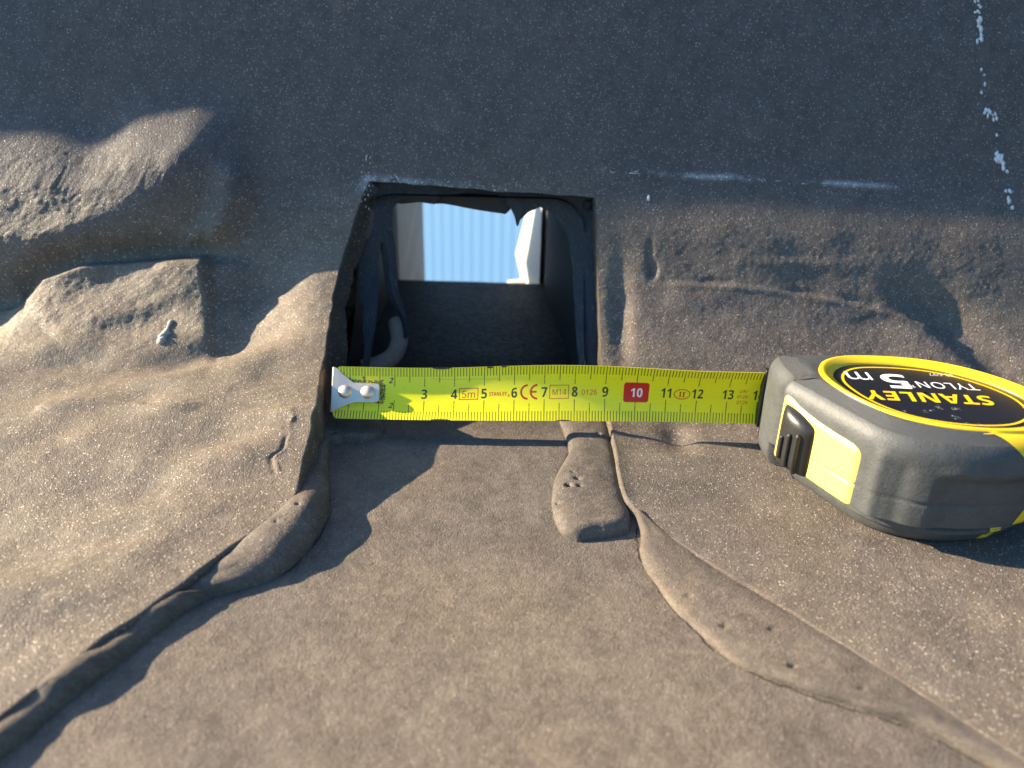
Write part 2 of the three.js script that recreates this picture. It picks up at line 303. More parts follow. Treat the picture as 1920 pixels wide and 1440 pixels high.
const roof = thing('roof_membrane', [0, 0, 0], 'black rubber roof membrane, wrinkled and dusty, dressed up the roof edge round a cut hole');
const fine = 0.065;
const aList = [...steps(0, 15.5, fine), 16, 17, 18.5, 21, 25, 30, 37, 46];
const vFloor = [...[-48, -38, -30, -24, -20, -17, -15.5], ...steps(-14.5, 11, fine)];
const vUp = t => t;
{
  const rowsFor = side => {
    const vt = side < 0 ? VTL : VTR, vs = vFloor.filter(v => v < vt - 0.02); vs.push(vt);
    return vs.map(v => aList.map(a => side < 0 ? xL(v) - a : xR(v) + a).map(u => [u, v]));
  };
  const geos = [];
  const make = (uvRows, disp) => {
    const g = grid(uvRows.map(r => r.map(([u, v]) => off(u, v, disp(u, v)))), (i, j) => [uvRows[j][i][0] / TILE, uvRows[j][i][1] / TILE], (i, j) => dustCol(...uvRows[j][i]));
    geos.push(g);
  };
  const L = rowsFor(-1).map(r => r.slice().reverse()), Rr = rowsFor(1);
  make(L, dispL); make(Rr, dispR);
  const us = [...aList.slice().reverse().map(a => xL(VTL) - a), ...steps(xL(VTL), xR(VTR), fine).slice(1, -1), ...aList.map(a => xR(VTR) + a)];
  const ts = [...steps(0, 8.2, 0.08), ...steps(8.2, VMAX - VTL, 0.35).slice(1)];
  const topV = (u, t) => { const v0 = u <= xL(VTL) ? VTL : u >= xR(VTR) ? VTR : vTop(u); return v0 + (VMAX - v0) * t / (VMAX - VTL); };
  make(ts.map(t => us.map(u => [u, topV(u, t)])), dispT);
  // rolled-over edges
  const roll = (pts, side, r, depth, flare) => {   // pts: [u, v, disp] along the edge; side picks the outward direction
    const P = pts.map(([u, v, h]) => new THREE.Vector3(...off(u, v, h)));
    const rows = P.map((p, k) => {
      const T = P[Math.min(P.length - 1, k + 6)].clone().sub(P[Math.max(0, k - 6)]).normalize();
      const th = prof(pts[k][1])[2], n = new THREE.Vector3(0, Math.cos(th), Math.sin(th));
      const o = T.clone().cross(n).multiplyScalar(side).normalize(); n.copy(o.clone().cross(T).multiplyScalar(side)).normalize();
      if (n.y * Math.cos(th) + n.z * Math.sin(th) < 0) n.negate();
      const rr = r(pts[k][1]), D = depth(pts[k], k), fl = flare(pts[k][1]), out = [];
      for (let q = 0; q <= 7; q++) { const f = q / 7 * 1.3; out.push(p.clone().addScaledVector(o, rr * Math.sin(f)).addScaledVector(n, -rr * (1 - Math.cos(f)))); }
      const e = out[7];
      for (let q = 1; q <= 8; q++) out.push(e.clone().addScaledVector(n, -D * q / 8).addScaledVector(o, fl * D * q / 8 + 0.02 * vnoise(k * 0.06, q * 0.5, 51) * q / 8));
      return out.map(x => [x.x, x.y, x.z]);
    });
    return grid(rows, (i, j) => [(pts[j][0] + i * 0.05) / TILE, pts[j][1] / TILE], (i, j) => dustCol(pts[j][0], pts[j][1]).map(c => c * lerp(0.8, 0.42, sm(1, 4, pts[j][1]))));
  };
  const vsL = vFloor.filter(v => v < VTL - 0.02); vsL.push(VTL);
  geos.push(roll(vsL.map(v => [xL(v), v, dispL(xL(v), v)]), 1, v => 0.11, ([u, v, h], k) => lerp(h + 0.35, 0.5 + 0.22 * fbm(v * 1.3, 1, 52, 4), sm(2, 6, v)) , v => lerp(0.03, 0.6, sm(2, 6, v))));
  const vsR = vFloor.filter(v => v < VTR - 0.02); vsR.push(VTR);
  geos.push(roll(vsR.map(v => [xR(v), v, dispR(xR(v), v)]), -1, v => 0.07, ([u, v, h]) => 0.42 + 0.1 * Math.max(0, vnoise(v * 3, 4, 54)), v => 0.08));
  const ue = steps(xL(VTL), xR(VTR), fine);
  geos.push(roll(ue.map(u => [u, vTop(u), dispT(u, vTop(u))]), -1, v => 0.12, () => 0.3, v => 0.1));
  const clean = geos.map(g => { g.deleteAttribute('normal'); return g; });
  const merged = mergeVertices(mergeGeometries(clean), 1e-4); merged.computeVertexNormals();
  part('upstand_sheet', merged, membraneMat, roof);
}
const yFloor = (x, z) => 0.05 * fbm(x * 0.3, z * 0.3, 61, 2) + 0.012 * fbm(x * 1.5, z * 1.5, 62, 3);
{
  const zs = [...steps(-17.3, -3, 0.4), ...steps(-2.9, 15, 0.075), 16, 18, 22, 28, 36, 48];
  const nC = 300;
  const rows = zs.map(z => { const v = Math.min(3, ZF - z), a = xL(v) - 1.2, b = xR(v) + 1.2; return steps(0, 1, 1 / nC).map(t => { const x = lerp(a, b, t); return [x, yFloor(x, z), z]; }); });
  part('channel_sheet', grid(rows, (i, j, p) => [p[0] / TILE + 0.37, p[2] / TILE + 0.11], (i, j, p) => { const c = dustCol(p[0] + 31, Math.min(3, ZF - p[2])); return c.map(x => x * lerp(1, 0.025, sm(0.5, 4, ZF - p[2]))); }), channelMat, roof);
}
// ridges of sealant and strip lying on the channel: pairs of edge points with a domed section between them
function strip(left, right, height, power, pits = [], uvo = 0.6, ends = [0.45, 0.45]) {
  const curveL = new THREE.CatmullRomCurve3(left.map(p => new THREE.Vector3(p[0], 0, p[1])), false, 'centripetal'), curveR = new THREE.CatmullRomCurve3(right.map(p => new THREE.Vector3(p[0], 0, p[1])), false, 'centripetal');
  const len = curveL.getLength(), n = Math.round(len / 0.055), m = 44, rows = [];
  for (let j = 0; j <= n; j++) {
    const t = j / n, a = curveL.getPoint(t), b = curveR.getPoint(t);
    const e = Math.min(1, Math.sqrt(Math.max(0, 1 - (1 - Math.min(1, t * len / ends[0])) ** 2)), Math.sqrt(Math.max(0, 1 - (1 - Math.min(1, (1 - t) * len / ends[1])) ** 2)));
    const row = [];
    for (let i = 0; i <= m; i++) {
      let s = Math.cos(Math.PI * (1 - i / m)); const shrink = ends[2] ? lerp(0.55, 1, e) : 1;
      const k = 0.5 + 0.5 * s * shrink, x = lerp(a.x, b.x, k) + 0.03 * vnoise(t * len * 1.5, i < m / 2 ? 1 : 2, 71), z = lerp(a.z, b.z, k) + 0.03 * vnoise(t * len * 1.5, i < m / 2 ? 3 : 4, 72);
      let h = height(t, k) * e * Math.pow(Math.max(0, 1 - Math.pow(Math.abs(s), power)), 1 / power) ;
      h += 0.03 * fbm(x * 1.3, z * 1.3, 73, 3) * (1 - Math.abs(s));
      for (const [px, pz, pr, pd] of pits) h -= pd * g2(Math.hypot(x - px, z - pz), 0, pr);
      row.push([x, yFloor(x, z) - 0.05 + h, z]);
    }
    rows.push(row);
  }
  const wid = Math.hypot(rows[n >> 1][0][0] - rows[n >> 1][m][0], rows[n >> 1][0][2] - rows[n >> 1][m][2]) * 1.35;
  return grid(rows, (i, j, p) => [i / m * wid / TILE + uvo, j / n * len / TILE + uvo], (i, j, p) => dustCol(p[0] + 31, Math.min(3, ZF - p[2])).map(c => c * 0.95));
}
{
  // bead along the foot of the left lap: centre x, v, half width, height
  const rgt = [[-6.1, 0.9], [-5.59, -1.75], [-5.14, -3.77], [-5.1, -4.85], [-5.35, -6.09], [-5.69, -6.84], [-6.23, -7.26], [-6.95, -7.6], [-7.22, -7.85], [-7.6, -8.4], [-7.85, -8.98], [-8.1, -9.47], [-8.38, -10.09], [-8.68, -10.6], [-8.93, -11.15], [-9.14, -11.71], [-9.36, -12.21], [-10.2, -14], [-11.7, -17]].map(([x, v]) => [x, ZF - v]);
  const lft = [[-6.45, 1.2], [-6.25, -1.4], [-6.2, -3.3], [-6.2, -4.75], [-6.75, -5.8], [-7.2, -6.7], [-7.6, -7.35], [-7.95, -8.0], [-8.1, -8.3], [-8.4, -8.85], [-8.65, -9.35], [-8.9, -9.8], [-9.2, -10.35], [-9.45, -10.85], [-9.75, -11.4], [-10.0, -11.9], [-10.25, -12.5], [-11.2, -14.2], [-12.7, -17.4]].map(([x, v]) => [x - 0.13, ZF - v - 0.08]);
  const hs = [0.4, 0.5, 0.7, 0.86, 0.76, 0.58, 0.42, 0.35, 0.46, 0.46, 0.35, 0.4, 0.5, 0.51, 0.38, 0.42, 0.5, 0.46, 0.46];
  const hAt = t => { const q = t * (hs.length - 1), i = Math.min(hs.length - 2, Math.floor(q)); return lerp(hs[i], hs[i + 1], sm(0, 1, q - i)); };
  const gb = strip(lft, rgt, t => hAt(t), 2.6, [[-5.7, 5.3, 0.05, 0.1], [-6.1, 6.0, 0.04, 0.1]], 0.2);
  const bd = part('sealant_bead', gb, channelMat, roof); bd.userData.label = 'lumpy sealant bead along the foot of the left lap';
  const patch = part('lap_patch', strip([[1.62, -2.6], [1.7, -1.4], [1.8, -0.5], [1.92, 0.75], [1.77, 1.45], [1.44, 2.4], [1.28, 3.4], [1.26, 4.7], [1.46, 5.35], [1.9, 5.7]], [[3.36, -2.6], [3.36, -1.4], [3.36, -0.5], [3.35, 0.75], [3.34, 1.45], [3.33, 2.4], [3.33, 3.3], [3.36, 4.0], [3.42, 4.6], [3.3, 5.2]],
    t => lerp(0.3, 0.46, t), 3.2, [[1.75, 3.35, 0.085, 0.2], [2.02, 3.0, 0.07, 0.2], [2.05, 3.4, 0.06, 0.18], [1.38, 4.2, 0.045, 0.15], [2.95, 0.05, 0.06, 0.2], [1.9, 2.6, 0.04, 0.1]], 0.8, [0.3, 0.6]), channelMat, roof);
  patch.userData.label = 'thick rounded patch in front of the hole';
  part('round_pad', strip([[-6.5, -1.2], [-6.55, -0.4], [-6.5, 0.3], [-6.1, 0.75]], [[-4.7, -1.2], [-4.35, -0.5], [-4.3, 0], [-4.75, 0.45]], () => 0.34, 4, [[-5.9, 0.35, 0.07, 0.15]], 0.33, [0.3, 0.4]), channelMat, roof);
  const st = part('seam_strip', strip([[3.5, 4.3], [3.62, 5.2], [3.5, 6.4], [3.75, 7.5], [4.23, 8.72], [5.13, 10.02], [6.74, 10.9], [8.13, 11.5], [9.36, 12.44], [10.9, 14.0], [12.5, 16.5]], [[3.62, 4.4], [3.95, 4.85], [4.75, 5.9], [5.5, 6.85], [6.25, 7.7], [7.25, 8.8], [8.3, 10.1], [9.3, 11.3], [10.3, 12.3], [12.0, 14.0], [13.9, 16.2]],
    t => lerp(0.42, 0.3, sm(0, 0.35, t)), 3.4, [[4.37, 8.0, 0.04, 0.1], [4.98, 9.0, 0.05, 0.14], [5.18, 8.6, 0.04, 0.1], [6.06, 9.1, 0.05, 0.14], [6.16, 10.2, 0.05, 0.14], [6.9, 10.1, 0.03, 0.08], [7.4, 10.8, 0.04, 0.08]], 0.5, [0.6, 0.5]), channelMat, roof);
  st.userData.label = 'low strip over the seam, running to the lower right';
}
// hairline gaps where the strip, patch and pad have come away from the sheet below
{
  const geos = [], gap = (pts, w, sd, keep, y = 0.012) => {
    const c = new THREE.CatmullRomCurve3(pts.map(p => new THREE.Vector3(p[0], 0, p[1])), false, 'centripetal'), n = Math.round(c.getLength() / 0.05), rows = [];
    for (let j = 0; j <= n; j++) {
      const p = c.getPoint(j / n), q = c.getPoint(Math.min(1, j / n + 0.01)), r = c.getPoint(Math.max(0, j / n - 0.01)), tx = q.x - r.x, tz = q.z - r.z, l = Math.hypot(tx, tz) || 1, jt = 0.035 * vnoise(j * 0.31, sd, 101) + 0.02 * vnoise(j * 0.9, sd, 102);
      const k = w * Math.max(0, sm(-keep, 0.35, vnoise(j * 0.13, sd, 103))) * Math.min(1, j / 4, (n - j) / 4), nx = -tz / l, nz = tx / l, x = p.x + nx * jt, z = p.z + nz * jt;
      rows.push([[x - nx * k, yFloor(x, z) + y, z - nz * k], [x, yFloor(x, z) + y - 0.004, z], [x + nx * k, yFloor(x, z) + y, z + nz * k]]);
    }
    geos.push(grid(rows));
  };
  gap([[3.55, 4.9], [3.47, 5.6], [3.46, 6.4], [3.72, 7.5], [4.2, 8.74], [5.1, 10.06], [6.7, 10.95], [8.1, 11.56], [9.3, 12.5]], 0.021, 1, 0.75);
  gap([[1.7, -0.5], [1.86, 0.6], [1.72, 1.4], [1.4, 2.3]], 0.016, 2, 0.5);
  gap([[1.24, 4.3], [1.36, 5.1], [1.7, 5.62]], 0.016, 3, 0.3);
  gap([[-5.05, 4.4], [-5.04, 5.4], [-5.3, 6.6], [-5.65, 7.4]], 0.014, 4, 0.4);
  const m = part('seam_gap', mergeGeometries(geos), new THREE.MeshStandardMaterial({ color: new THREE.Color().setRGB(0.02, 0.018, 0.015), roughness: 1, side: DS }), roof); m.userData.label = 'hairline dark gaps along the seam strip, patch and bead';
}
// flecks of old paint down the upstand, and the dusty streak along the crease
{
  const geos = [], fleck = (u, v, rx, ry, rot) => {
    const g = new THREE.IcosahedronGeometry(1, 1), p = g.attributes.position, th = prof(v)[2];
    for (let i = 0; i < p.count; i++) { const x = p.getX(i), y = p.getY(i), z = p.getZ(i), k = 1 + 0.35 * vnoise(x * 2 + u * 9, y * 2 + v * 7, 81); p.setXYZ(i, x * rx * k, y * ry * k, z * 0.018); }
    g.rotateZ(rot).rotateX(th - Math.PI / 2 + 0); const c = off(u, v, dispT(u, v) + 0.006); g.translate(c[0], c[1], c[2]); geos.push(g);
  };
  for (const [u, v, n, s] of [[17.26, 18.76, 5, 0.06], [17.36, 18.4, 4, 0.07], [17.47, 18.0, 5, 0.09], [17.46, 17.5, 4, 0.07], [17.7, 16.2, 2, 0.05], [17.8, 15.6, 2, 0.06], [17.98, 14.65, 5, 0.09], [18.25, 14.5, 4, 0.08], [18.3, 14.0, 2, 0.06], [18.56, 13.1, 7, 0.11], [18.68, 12.75, 4, 0.08], [18.8, 12.45, 4, 0.08], [18.95, 11.6, 3, 0.07], [19.05, 11.32, 4, 0.08], [5.14, 11.24, 1, 0.09]])
    for (let k = 0; k < n; k++) fleck(u + (rnd() - 0.5) * 0.22, v + (rnd() - 0.5) * 0.45, s * (0.4 + 0.6 * rnd()), s * (0.6 + 1.1 * rnd()), (rnd() - 0.5) * 0.7 + 0.3);
  for (let k = 0; k < 14; k++) { const u = 3.6 + 12.2 * rnd() ** 1.3, v = 12.16 - 0.035 * (u - 3.6) + 0.12 * (rnd() - 0.5) ; fleck(u, v, 0.03 + 0.22 * rnd() ** 3, 0.006 + 0.01 * rnd(), -0.04); }
  for (let k = 0; k < 45; k++) { const u = -5.7 + 5.5 * rnd() ** 1.6, v = vTop(u) + 0.03 + 0.3 * rnd() * rnd(); fleck(u, v, 0.012 + 0.04 * rnd() ** 2, 0.01 + 0.02 * rnd(), rnd() * 3); }
  for (let k = 0; k < 22; k++) { const u = -5.6 - 0.4 * rnd(), v = 10.4 + 2.2 * rnd(); fleck(u, v, 0.01 + 0.014 * rnd(), 0.015 + 0.05 * rnd(), -0.2); }
  const g = mergeGeometries(geos);
  const m = part('paint_flecks', g, fleckMat, roof); m.userData.kind = 'stuff'; m.userData.label = 'white paint flecks down the upstand and along its crease';
}
{
  const d = thing('bird_dropping', off(-12.63, 4.7, dispL(-12.63, 4.7)), 'small dried pale dropping on the bulging membrane left of the hole', 'dropping');
  const geos = [];
  for (let k = 0; k < 16; k++) {
    const t = k / 15, u = -12.55 - 0.1 * t - (t > 0.6 ? 0.1 * (rnd() - 0.3) : 0), v = 5.25 - 1.1 * t + 0.06 * (rnd() - 0.5), s = (t > 0.55 ? 0.14 : 0.085) * (0.6 + 0.6 * rnd()), c = off(u, v, dispL(u, v) + 0.005);
    const g = new THREE.IcosahedronGeometry(s, 2), p = g.attributes.position; for (let i = 0; i < p.count; i++) { const q = 1 + 0.35 * vnoise(p.getX(i) * 18 + k, p.getY(i) * 18, 82); p.setXYZ(i, p.getX(i) * q, p.getY(i) * q * 0.7, p.getZ(i) * q * 0.8); }
    geos.push(g.translate(...c));
  }
  part('crust', mergeGeometries(geos), new THREE.MeshStandardMaterial({ color: new THREE.Color().setRGB(0.72, 0.68, 0.6), roughness: 0.95, bumpMap: membraneBump, bumpScale: 0.0006 }), d);
}

// ------------------------------------------------------------------ the outlet through the roof edge
const outlet = thing('roof_outlet', [-1.6, 0, -5], 'dark square outlet through the roof edge behind the tape measure, its collar torn', 'roof outlet');
{
  const inner = [[2.62, 0.4], [2.6, 2.5], [2.57, 4.3], [2.41, 6.52], [2.31, 8.59], [2.03, 9.79], [1.54, 10.62], [0.95, 10.86], [0.49, 10.64], [0.18, 10.34], [0.1, 10.1], [0.04, 10.1], [-0.05, 10.45], [-0.2, 10.75], [-0.47, 11.14], [-0.79, 11.3], [-2.05, 11.31], [-2.95, 11.2], [-3.18, 10.9], [-3.28, 10.86], [-3.42, 11.08], [-3.84, 11.15], [-4.3, 11.08], [-4.65, 10.95], [-4.87, 10.65], [-4.9, 9.8], [-5.0, 9.3], [-5.32, 9.34], [-5.42, 8.6], [-5.36, 7.5], [-5.4, 6.0], [-5.5, 4.2], [-5.62, 2.5], [-5.7, 0.4]];
  const pts = []; for (let i = 0; i < inner.length - 1; i++) { const d = Math.hypot(inner[i + 1][0] - inner[i][0], inner[i + 1][1] - inner[i][1]); for (const t of steps(0, 1, 0.06 / d).slice(0, -1)) pts.push([lerp(inner[i][0], inner[i + 1][0], t), lerp(inner[i][1], inner[i + 1][1], t)]); } pts.push(inner[inner.length - 1]);
  const crackX = v => interp([[0, -6.2], [4.33, -5.95], [5.24, -6.02], [6.12, -6.08], [6.76, -6.2], [7.6, -6.42], [8.42, -6.44], [9.23, -6.25], [9.95, -5.85], [10.68, -5.78], [11.7, -5.9]], 1, v) + 0.27 + 0.12 * fbm(v * 1.6, 3, 91, 3) + 0.09 * Math.abs(vnoise(v * 4, 3, 92)) - 0.22 * sm(9.4, 11, v);
  const outerOf = ([x, v]) => { const cx = -1.35, cv = 5, dx = x - cx, dv = v - cv; let t = 1; for (let k = 0; k < 400; k++, t += 0.01) { const X = cx + dx * t, V = cv + dv * t; if (X > 3.3 || X < crackX(Math.min(11.4, Math.max(0, V))) || V > vTop(X) + 0.22 || V < -0.2) return [X, V]; } return [x, v]; };
  const rows = pts.map((p, k) => {
    const o = outerOf(p), row = [];
    for (let i = 0; i <= 10; i++) { const t = i / 10, u = lerp(o[0], p[0], t), v = lerp(o[1], p[1], t); row.push(off(u, v, -0.42 - 0.12 * t + 0.07 * fbm(u * 1.6, v * 1.6, 93, 3) * sm(0, 0.5, t))); }
    for (let i = 1; i <= 5; i++) { const f = i / 5 * Math.PI, u = lerp(p[0], o[0], 0.02 * (1 - Math.cos(f))), v = lerp(p[1], o[1], 0.02 * (1 - Math.cos(f))); row.push(off(u, v, -0.54 - 0.09 * (1 - Math.cos(f)))); }
    return row;
  });
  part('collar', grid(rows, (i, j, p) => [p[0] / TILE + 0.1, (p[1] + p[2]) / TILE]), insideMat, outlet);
  // duct through the thickness of the roof edge
  const arch = (x0, x1, y1, r, y0 = -0.3) => { const a = []; for (const y of steps(y0, y1 - r, 0.4)) a.push([x1, y]); for (let k = 1; k <= 8; k++) { const f = k / 8 * Math.PI / 2; a.push([x1 - r + r * Math.cos(f), y1 - r + r * Math.sin(f)]); } const m = 14; for (let k = 1; k < m; k++) a.push([lerp(x1 - r, x0 + r, k / m), y1]); for (let k = 0; k <= 8; k++) { const f = Math.PI / 2 + k / 8 * Math.PI / 2; a.push([x0 + r + r * Math.cos(f), y1 - r + r * Math.sin(f)]); } for (const y of steps(y1 - r, y0, 0.4).slice(1)) a.push([x0, y]); return a; };
  const near = arch(-6.2, 2.75, 6.5, 1.3), far = arch(-6.32, 1.62, 6.0, 0.9), nn = Math.min(near.length, far.length), res = (a, n) => { const o = []; for (let k = 0; k < n; k++) { const q = k / (n - 1) * (a.length - 1), i = Math.min(a.length - 2, Math.floor(q)); o.push([lerp(a[i][0], a[i + 1][0], q - i), lerp(a[i][1], a[i + 1][1], q - i)]); } return o; };
  const A = res(near, 60), B = res(far, 60);
  const zC = y => { const c = Math.max(0.36, 1 - Math.max(0, y) / R); return ZF - R * Math.sqrt(Math.max(0, 1 - c * c)) - 0.55; };
  const dr = steps(0, 1, 1 / 24).map(t => A.map((a, k) => { const b = B[k], x = lerp(a[0], b[0], sm(0, 1, t)), y = lerp(a[1], b[1], t); return [x, y, lerp(zC(a[1]), -17.3, t)]; }));
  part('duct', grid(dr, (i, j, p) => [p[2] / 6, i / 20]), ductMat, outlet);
  // flap of torn lining hanging in the top of the hole
  const fs = new THREE.Shape(); const fl = [[-5.2, 7.2], [-5.2, 6.1], [-4.6, 6.03], [-3.9, 6.12], [-3.4, 6.06], [-2.94, 6.08], [-2.5, 6.02], [-2.07, 5.94], [-1.5, 5.85], [-0.95, 5.78], [-0.42, 5.72], [-0.3, 5.84], [-0.19, 5.97], [0.1, 6.3], [0.6, 7.2]]; fs.moveTo(...fl[0]); fl.slice(1).forEach(p => fs.lineTo(...p));
  const fg = new THREE.ExtrudeGeometry(fs, { depth: 0.12, bevelEnabled: true, bevelThickness: 0.04, bevelSize: 0.03, bevelSegments: 2 }).translate(0, 0, -8.45);
  part('torn_flap', fg, brownMat, outlet);
  // ribbon of lining torn loose on the left, and the lump of foam it hangs against
  const rb = [[-5.14, 9.8, -0.5, 0.5], [-5.04, 9.2, -0.52, 0.56], [-4.94, 8.4, -0.6, 0.5], [-4.82, 7.6, -0.7, 0.46], [-4.54, 7.0, -0.9, 0.36], [-4.34, 6.6, -1.1, 0.2], [-4.26, 6.2, -1.2, 0.15], [-4.28, 6.0, -1.25, 0.1]].map(([u, v, h, w]) => [off(u - w / 2 - 0.05, v, h - 0.12), off(u, v, h + 0.03), off(u + w / 2, v, h - 0.1)]);
  const cv = [0, 1, 2].map(i => new THREE.CatmullRomCurve3(rb.map(r => new THREE.Vector3(...r[i])))), rr = steps(0, 1, 0.02).map(t => { const p = cv.map(c => c.getPoint(t)), row = []; for (let k = 0; k <= 10; k++) { const f = k / 10; const q = f < 0.5 ? p[0].clone().lerp(p[1], f * 2) : p[1].clone().lerp(p[2], f * 2 - 1); row.push([q.x, q.y, q.z]); } return row; });
  part('torn_strip', grid(rr), insideMat, outlet);
  const fp = new THREE.CatmullRomCurve3([[-4.72, 6.6, -1.6], [-4.6, 6.0, -1.6], [-4.8, 5.4, -1.55], [-5.3, 5.0, -1.4], [-5.9, 4.8, -1.3]].map(([u, v, h]) => new THREE.Vector3(...off(u, v, h))));
  const tg = new THREE.TubeGeometry(fp, 40, 0.36, 14), tp = tg.attributes.position; for (let i = 0; i < tp.count; i++) { const q = 0.06 * fbm(tp.getX(i) * 2, tp.getY(i) * 2 + tp.getZ(i), 95, 3); tp.setXYZ(i, tp.getX(i) + q, tp.getY(i) + q, tp.getZ(i) + q); } tg.computeVertexNormals();
  part('foam_lump', mergeGeometries([tg, new THREE.SphereGeometry(0.37, 14, 10).translate(...off(-4.72, 6.6, -1.6))]), foamMat, outlet);
  part('rivet_head', new THREE.SphereGeometry(0.2, 14, 10).scale(1, 1, 0.8).translate(...off(2.82, 10.95, -0.34)), insideMat, outlet);
}
// solid part of the roof edge behind the membrane
{
  const w = thing('parapet', [0, 0, -17.3], 'low roof edge wall behind the membrane, pierced by the square outlet', 'parapet');
  const x0 = -52, x1 = 52, z0 = -17.9, z1 = -17.3;
  part('outer_face', mergeGeometries([box(x0, -6.32, -60, 15.8, z0, z1), box(1.62, x1, -60, 15.8, z0, z1), box(-6.32, 1.62, 6.0, 15.8, z0, z1), box(-6.32, 1.62, -60, -0.25, z0, z1)]), stoneMat, w);
  part('roof_deck', box(x0, x1, -6, -1.6, -17.3, 50), stoneMat, w);
}
// ------------------------------------------------------------------ white gutter head outside, blue cladding beyond, ground far below
{
  const h = thing('gutter_hopper', [-2.4, -2.2, -20.5], 'white plastic gutter hopper seen through the outlet hole', 'gutter');
    const ys = steps(-2.4, 4.7, 0.15), ysL = steps(-2.4, 6.9, 0.15);
  const lft = ysL.map(y => { const bend = 0.12 * Math.sin(y * 0.9); return [[-6.3, y, -17.95], [-6.1 + bend, y, -19.4], [-5.8, y, -21], [-5.48 - 0.05 * bend, y, -22.6], [-5.6, y, -22.75], [-6.0, y, -21], [-6.5, y, -17.95]]; });
  part('side_panel', grid(lft), new THREE.MeshStandardMaterial({ color: new THREE.Color().setRGB(0.56, 0.54, 0.48), roughness: 0.6, map: rubberMap, side: DS }), h);
  const ex = y => interp([[-2.6, 0.4], [-1.5, 0.36], [-0.1, 0.02], [2.5, 0.6], [4.8, 1.05]], 1, y) + 0;
  const rgt = ys.map(y => [[1.36, y, -17.95], [1.3, y, -19.5], [lerp(1.2, ex(y) + 0.3, 0.6), y, -21.5], [ex(y) + 0.36, y, -22.9], [ex(y) + 0.04, y, -23.15], [ex(y), y, -23.35], [ex(y) + 0.1, y, -23.5], [1.6, y, -22], [1.7, y, -17.95]]);
  part('side_panel', grid(rgt), whiteMat, h);
  part('lip', new RoundedBoxGeometry(1.7, 0.35, 0.7, 3, 0.15).rotateZ(0.12).translate(0.4, -1.85, -23.2), whiteMat, h);
  part('base', box(-6.5, 1.7, -2.75, -2.3, -23.4, -17.95, 0.1), whiteMat, h);
}
{
  const w = thing('clad_wall', [0, -300, -210], 'pale blue corrugated metal wall seen through the outlet hole', 'wall');
  for (let q = 0; q < 5; q++) {
    const xs = steps(-260 + q * 104, -260 + q * 104 + 103.7, 0.4), prof2 = x => { const f = ((x / 3.45) % 1 + 1) % 1; return 0.05 * (sm(0.05, 0.35, f) - sm(0.55, 0.9, f)); };
    const g = grid([-300, -45, 30].map(y => xs.map(x => [x, y, prof2(x)])));
    g.rotateY(-0.42).translate(0, 0, -205);
    part('cladding_panel', g, blueMat, w);
  }
}
{
  const g = new THREE.Mesh(new THREE.CircleGeometry(120, 48).rotateX(-Math.PI / 2).translate(0, -3.0, 0), new THREE.MeshStandardMaterial({ color: new THREE.Color().setRGB(0.12, 0.115, 0.1), roughness: 0.95, map: membraneMap }));
  g.name = 'ground'; g.userData = { kind: 'structure', label: 'grey ground far below the roof' }; g.receiveShadow = true; scene.add(g);
}

